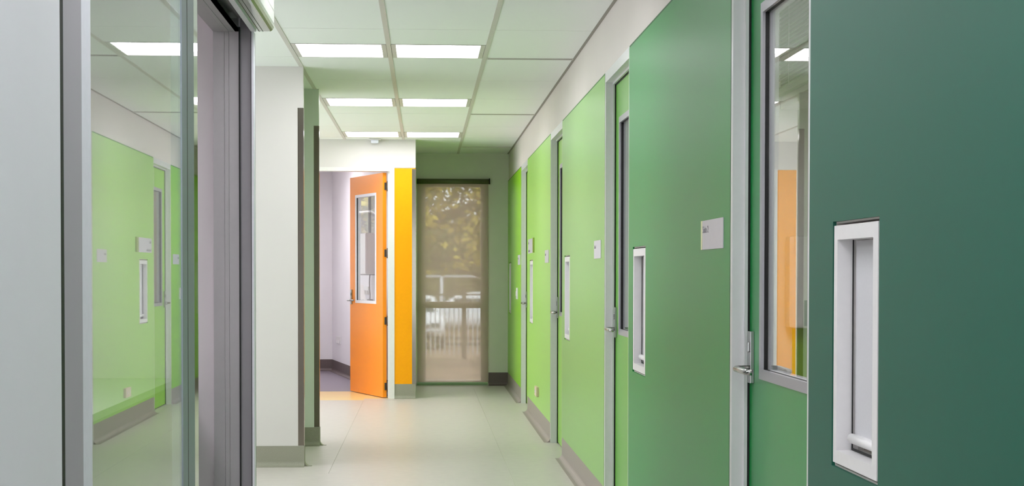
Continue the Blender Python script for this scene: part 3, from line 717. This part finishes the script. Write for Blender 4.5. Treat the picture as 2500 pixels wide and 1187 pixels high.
# double socket on the angled wall
def on_wall(s, z, off=0): p = A0+AD*s+Vector((-AD.y, AD.x, 0))*off; return (p.x, p.y, z)
for (s, z, lab) in [(4.15, .42, 'white double wall socket low on the wall of the bright room'), (1.85, 1.085, 'white socket plate seen through the orange door glass')]:
    t = thing('wall_socket', lab, 'power socket', on_wall(s, z), angA)
    bm = bmesh.new(); box(bm, -.20 if z < 1 else -.13, .20 if z < 1 else .13, 0, .012, -.036, .055, .003); obj('plate', bm, M['white_plastic'], t)
    for q in (-.07, .07):
        bm = bmesh.new(); box(bm, q-.03, q+.03, .011, .024, -.030, .010, .003); obj('outlet', bm, M['white_plastic'], t)
# monitor cabinet against window and cable
t = thing('wall_cabinet', 'pale cabinet in front of the window, seen through the orange door glass', 'cabinet', on_wall(1.35, 1.02), angA)
bm = bmesh.new(); box(bm, -.16, .33, .01, .12, .26, .72, .01); obj('body', bm, M['wall_room'], t)
bm = bmesh.new(); box(bm, -.15, .32, .12, .126, .27, .71, .002); obj('door', bm, M['white_plastic'], t)
t = thing('power_cable', 'thin brown cable hanging to a plug beside the socket plate', 'cable', on_wall(1.45, 1.0), angA)
bm = bmesh.new(); tube(bm, [(.03, .03, .28), (.06, .03, .20), (.05, .03, .12), (.02, .03, .05), (.03, .03, .0)], .007, 8); obj('flex', bm, M['cable'], t)
bm = bmesh.new(); box(bm, -.06, .10, .01, .05, -.035, .0, .006); obj('plug', bm, M['cable'], t)
# dental unit deeper in the room (reflected in the door glasses)
t = thing('dental_chair', 'cream dental chair with a lamp arm in the room behind the orange door', 'dental chair', (-2.3, 19.3, 0), .5)
bm = bmesh.new(); lathe(bm, [(.30, 0), (.30, .04), (.12, .08), (.10, .40), (.16, .46)]); obj('base', bm, M['white_plastic'], t)
bm = bmesh.new(); box(bm, -.26, .26, -.75, .35, .46, .58, .05); obj('seat', bm, M['upholstery'], t)
bm = bmesh.new(); box(bm, -.25, .25, -.05, .05, 0, .75, .045, mx=Matrix.Translation((0, .34, .52)) @ Matrix.Rotation(math.radians(-35), 4, 'X')); obj('backrest', bm, M['upholstery'], t)
bm = bmesh.new(); box(bm, -.12, .12, -.04, .04, 0, .24, .035, mx=Matrix.Translation((0, .79, 1.12)) @ Matrix.Rotation(math.radians(-35), 4, 'X')); obj('headrest', bm, M['upholstery'], t)
bm = bmesh.new(); tube(bm, [(-.42, .1, 0), (-.42, .1, 1.9)], .035, 14); tube(bm, [(-.42, .1, 1.9), (-.2, .1, 2.05), (.1, 0, 2.02), (.3, -.1, 1.82), (.34, -.12, 1.72)], .022, 12); obj('lamp_arm', bm, M['white_plastic'], t)
bm = bmesh.new(); lathe(bm, [(.03, .10), (.12, .07), (.15, .02), (.13, -.02), (.02, -.03)], (.34, -.12, 1.64)); obj('lamp_head', bm, M['white_plastic'], t)
bm = bmesh.new(); box(bm, .28, .72, -.25, .15, .95, 1.02, .02); tube(bm, [(.1, 0, .55), (.45, 0, .75), (.45, 0, .95)], .025, 10); obj('instrument_tray', bm, M['white_plastic'], t)

# ================================================================== OUTSIDE
bm = bmesh.new()
v = [bm.verts.new(p) for p in [(-40, 18.64, -.12), (40, 18.64, -.12), (40, 42, -.80), (-40, 42, -.80), (40, 160, -.9), (-40, 160, -.9)]]
bm.faces.new((v[0], v[1], v[2], v[3])); bm.faces.new((v[3], v[2], v[4], v[5]))
v2 = [bm.verts.new((q.co.x, q.co.y, q.co.z-.3)) for q in v]
bm.faces.new((v2[3], v2[2], v2[1], v2[0])); bm.faces.new((v2[5], v2[4], v2[2], v2[3])); bm.faces.new((v[0], v2[0], v2[1], v[1]))
struct(obj('ground', bm, M['ground']), 'brown leaf-strewn ground outside the end window', 'ground')
def gz(y): return -.12-.68*(min(y, 42)-18.64)/(42-18.64)
bm = bmesh.new()
v = [bm.verts.new(p) for p in [(-6, 18.66, gz(18.66)+.012), (8, 18.66, gz(18.66)+.012), (8, 22.5, gz(22.5)+.012), (-6, 21.0, gz(21)+.012)]]
bm.faces.new(v); v2 = [bm.verts.new((q.co.x, q.co.y, q.co.z-.05)) for q in v]; bm.faces.new(v2[::-1])
for i in range(4): bm.faces.new((v[i], v2[i], v2[(i+1) % 4], v[(i+1) % 4]))
struct(obj('path', bm, M['path']), 'pale path just outside the tall end window', 'path')
# picket fence
t = thing('picket_fence', 'pale picket fence with a dark post outside the end window', 'fence', (0, 36, gz(36)))
bm = bmesh.new()
for q in range(60):
    x = -2.4+q*.105
    box(bm, x, x+.026, -.01, .01, .10, 1.40)
obj('picket', bm, M['picket'], t)
bm = bmesh.new(); box(bm, -2.6, 4.0, .012, .05, .30, .36)
box(bm, -2.6, 4.0, -.02, .03, 1.42, 1.46); obj('rail', bm, M['rail'], t)
for x in (-1.6, .88, 2.9):
    bm = bmesh.new(); box(bm, x-.05, x+.05, -.06, .04, -.2, 1.5); obj('post', bm, M['rail'], t)
# cars
def car(x, y, rz, label, sc=1.0, van=False):
    t = thing('car', label, 'car', (x, y, gz(y)), rz, 'white cars parked beyond the fence')
    # side profile (length along local y, height z); front at -y
    if van: prof = [(-2.3, .35), (-2.35, .7), (-2.1, 1.0), (-1.4, 1.12), (-.75, 1.72), (-.4, 1.86), (2.0, 1.88), (2.3, 1.5), (2.35, .4)]
    else: prof = [(-2.2, .35), (-2.25, .62), (-2.1, .80), (-1.2, .95), (-.45, 1.38), (.1, 1.46), (.9, 1.42), (1.6, 1.02), (2.15, .95), (2.25, .4)]
    bm = bmesh.new(); hw = .88
    rows = []
    for (yy, z) in prof:
        tuck = 0 if z < 1.02 else (z-1.0)*.35
        row = [bm.verts.new((sx*(hw-tuck)*f, yy, z+(.03 if abs(f) < .5 else 0))) for sx, f in ((-1, 1), (-1, .45), (1, .45), (1, 1))]
        rows.append(row)
    for i in range(len(rows)-1):
        for k in range(3): bm.faces.new((rows[i][k], rows[i][k+1], rows[i+1][k+1], rows[i+1][k]))
    for s in (0, 3): bm.faces.new([r[s] for r in rows])
    bm.faces.new([rows[0][k] for k in range(4)]+[rows[-1][k] for k in (3, 2, 1, 0)])
    bmesh.ops.recalc_face_normals(bm, faces=bm.faces)
    es = [e for e in bm.edges]; bmesh.ops.bevel(bm, geom=es, offset=.05, segments=2, affect='EDGES')
    for f in bm.faces: f.smooth = True
    body = obj('body', bm, M['car'], t)
    zt = prof[5][1]
    bm = bmesh.new()
    ws = (prof[3], prof[4])
    a, b = Vector((0, ws[0][0], ws[0][1])), Vector((0, ws[1][0], ws[1][1]))
    n_ = Vector((0, -(b-a).z, (b-a).y)).normalized()*.02
    for s0, s1 in ((.12, .90),):
        p0 = a.lerp(b, s0)+n_; p1 = a.lerp(b, s1)+n_
        vv = [bm.verts.new(q) for q in [(-.66, p0.y, p0.z+.02), (.66, p0.y, p0.z+.02), (.58, p1.y, p1.z+.02), (-.58, p1.y, p1.z+.02)]]
        v3 = [bm.verts.new(q.co-n_*3) for q in vv]; bm.faces.new(vv); bm.faces.new(v3[::-1])
        for i in range(4): bm.faces.new((vv[i], v3[i], v3[(i+1) % 4], vv[(i+1) % 4]))
    obj('windscreen', bm, M['car_glass'], t)
    for sx in (-1, 1):
        bm = bmesh.new(); z1 = zt-.16
        box(bm, sx*.80-.02+sx*.03, sx*.80+.02+sx*.03, -.55, 1.15, .98, z1, .01); obj('side_window', bm, M['car_glass'], t)
        for yy in (-1.4, 1.4):
            bm = bmesh.new(); tube(bm, [(sx*.70, yy, .31), (sx*.90, yy, .31)], .31, 20); obj('wheel', bm, M['tyre'], t)
        bm = bmesh.new(); box(bm, sx*.62-.14, sx*.62+.14, prof[1][0]-.02, prof[1][0]+.10, .62, .74, .02); obj('headlamp', bm, M['grey_screen'], t)
    bm = bmesh.new(); box(bm, -.55, .55, prof[1][0]-.03, prof[1][0]+.08, .42, .50, .01); box(bm, -.45, .45, prof[1][0]-.03, prof[1][0]+.08, .62, .70, .01); obj('grille', bm, M['rail'], t)
car(-.45, 46, .05, 'white car facing the building, left of the two seen through the blind')
car(1.5, 52, -math.pi/2, 'white car parked side-on, right of the two seen through the blind', van=False)
# hedge backdrop
def hedge(x0, x1, y, h, n, m, name, label, cat, depth=1.4):
    t = thing(name, label, cat, ((x0+x1)/2, y, gz(y)))
    bm = bmesh.new(); cx = (x0+x1)/2
    for q in range(n):
        px, py, pz = random.uniform(x0, x1)-cx, random.uniform(-depth/2, depth/2), random.uniform(0, h)
        s = random.uniform(.10, .22)
        R = Matrix.Rotation(random.uniform(0, 6.28), 4, Vector((random.random(), random.random(), random.random()+.01)).normalized())
        vv = [bm.verts.new(Vector((px, py, pz))+R @ Vector(c)*s) for c in ((-1, -.6, 0), (1, -.6, 0), (.6, .9, .1), (-.6, .9, -.1))]
        bm.faces.new(vv)
    box(bm, x0-cx, x1-cx, -depth*.3, depth*.3, 0, h*.93)
    obj('foliage', bm, m, t)
hedge(-7, 9, 62, 4.3, 5000, M['hedge'], 'hedge', 'dull olive hedge beyond the parked cars', 'hedge')
t = thing('guard_rail', 'pale horizontal rail on posts beyond the cars', 'rail', (0, 57, gz(57)))
bm = bmesh.new(); tube(bm, [(-6, 0, 1.98), (8, 0, 1.98)], .03, 8); obj('top_rail', bm, M['picket'], t)
for x in (-3.4, .6, 4.6):
    bm = bmesh.new(); tube(bm, [(x, 0, 0), (x, 0, 2.0)], .05, 8); obj('post', bm, M['picket'], t)
# autumn tree
def branch(bm, p, d, L, r, depth):
    pts = [p]; q = Vector(p); dd = Vector(d).normalized()
    n = 6
    for i in range(n):
        dd = (dd+Vector((random.uniform(-.22, .22), random.uniform(-.15, .15), random.uniform(-.14, .14)))).normalized()
        q = q+dd*L/n; pts.append(q.copy())
        if depth > 0 and i >= 1 and random.random() < .7:
            nd = (dd+Vector((random.uniform(-.9, .9), random.uniform(-.4, .4), random.uniform(-.5, .5)))).normalized()
            branch(bm, q, nd, L*.6, r*.5, depth-1)
    tube(bm, pts, r, 8, r2=r*.45)
t = thing('autumn_tree', 'spreading yellow-green tree with grey branches seen through the blind', 'tree', (-1.9, 31, gz(31)))
bm = bmesh.new()
tube(bm, [(0, 0, -.1), (.02, 0, .9), (.10, 0, 1.9), (.3, 0, 2.6)], .22, 12, r2=.16)
branch(bm, (.25, 0, 2.3), (1, 0, .34), 5.0, .10, 2)
branch(bm, (.10, 0, 1.9), (1, 0, .10), 5.0, .085, 2)
branch(bm, (.12, 0, 2.0), (1, .1, .55), 5.0, .11, 2)
branch(bm, (.2, 0, 2.4), (.8, 0, .9), 4.5, .10, 2)
branch(bm, (.2, 0, 2.4), (-.8, 0, .8), 4.5, .10, 1)
obj('trunk', bm, M['bark'], t)
for nm, mm, n, ymul in (('foliage', M['leaf'], 7000, 0), ('inner_foliage', M['leaf2'], 6000, .6)):
    bm = bmesh.new()
    cl = [(random.uniform(-1.0, 4.6), random.uniform(-1.2, 1.8)+ymul, random.uniform(1.9, 4.6)) for _ in range(150)]
    for q in range(n):
        c = random.choice(cl); px, py, pz = [c[i]+random.gauss(0, .26) for i in range(3)]
        if pz < 1.75: continue
        s = random.uniform(.05, .10)
        R = Matrix.Rotation(random.uniform(0, 6.28), 4, Vector((random.random(), random.random(), random.random()+.01)).normalized())
        vv = [bm.verts.new(Vector((px, py, pz))+R @ Vector(c_)*s) for c_ in ((-1, 0, 0), (0, -.6, 0), (1, 0, 0), (0, .6, .1))]
        bm.faces.new(vv)
    obj(nm, bm, mm, t)
# conifer and small marquee
def conifer(x, y, h, label):
    t = thing('conifer', label, 'tree', (x, y, gz(y)))
    bm = bmesh.new(); tube(bm, [(0, 0, 0), (0, 0, h)], .13, 8, r2=.02); obj('trunk', bm, M['bark'], t)
    bm = bmesh.new()
    for q in range(2600):
        z = random.uniform(.5, h); a = random.uniform(0, 6.28); R0 = (h-z)/h*1.5+.08
        rr = R0*math.sqrt(random.random()) if random.random() < .5 else R0
        rr *= .65+.35*abs(math.sin(z*5))
        p = Vector((rr*math.cos(a), rr*math.sin(a), z-rr*.25)); s = .09
        R = Matrix.Rotation(random.uniform(0, 6.28), 4, 'Z') @ Matrix.Rotation(random.uniform(-.7, .7), 4, 'X')
        vv = [bm.verts.new(p+R @ Vector(c)*s) for c in ((-1, -.3, 0), (1, -.3, 0), (.2, 1, -.2))]; bm.faces.new(vv)
    obj('foliage', bm, M['conifer'], t)
conifer(-1.65, 54.2, 4.7, 'grey-green conifer seen through the orange door glass')
conifer(-6.6, 46, 5.6, 'grey-green conifer outside the back window of the bright room')
t = thing('marquee', 'small white pavilion roof with a blue edge outside the angled window', 'pavilion', (-3.05, 51, gz(51)))
bm = bmesh.new(); box(bm, -.9, .9, -.9, .9, 2.3, 2.44); obj('fascia', bm, M['blue'], t)
bm = bmesh.new(); g = bmesh.ops.create_cone(bm, segments=4, radius1=1.3, radius2=.05, depth=.55, cap_ends=True)
bmesh.ops.transform(bm, matrix=Matrix.Translation((0, 0, 2.715)) @ Matrix.Rotation(math.pi/4, 4, 'Z'), verts=bm.verts); obj('canopy', bm, M['tent'], t)
for sx in (-1, 1):
    for sy in (-1, 1):
        bm = bmesh.new(); tube(bm, [(sx*.84, sy*.84, 0), (sx*.84, sy*.84, 2.3)], .03, 8); obj('leg', bm, M['picket'], t)
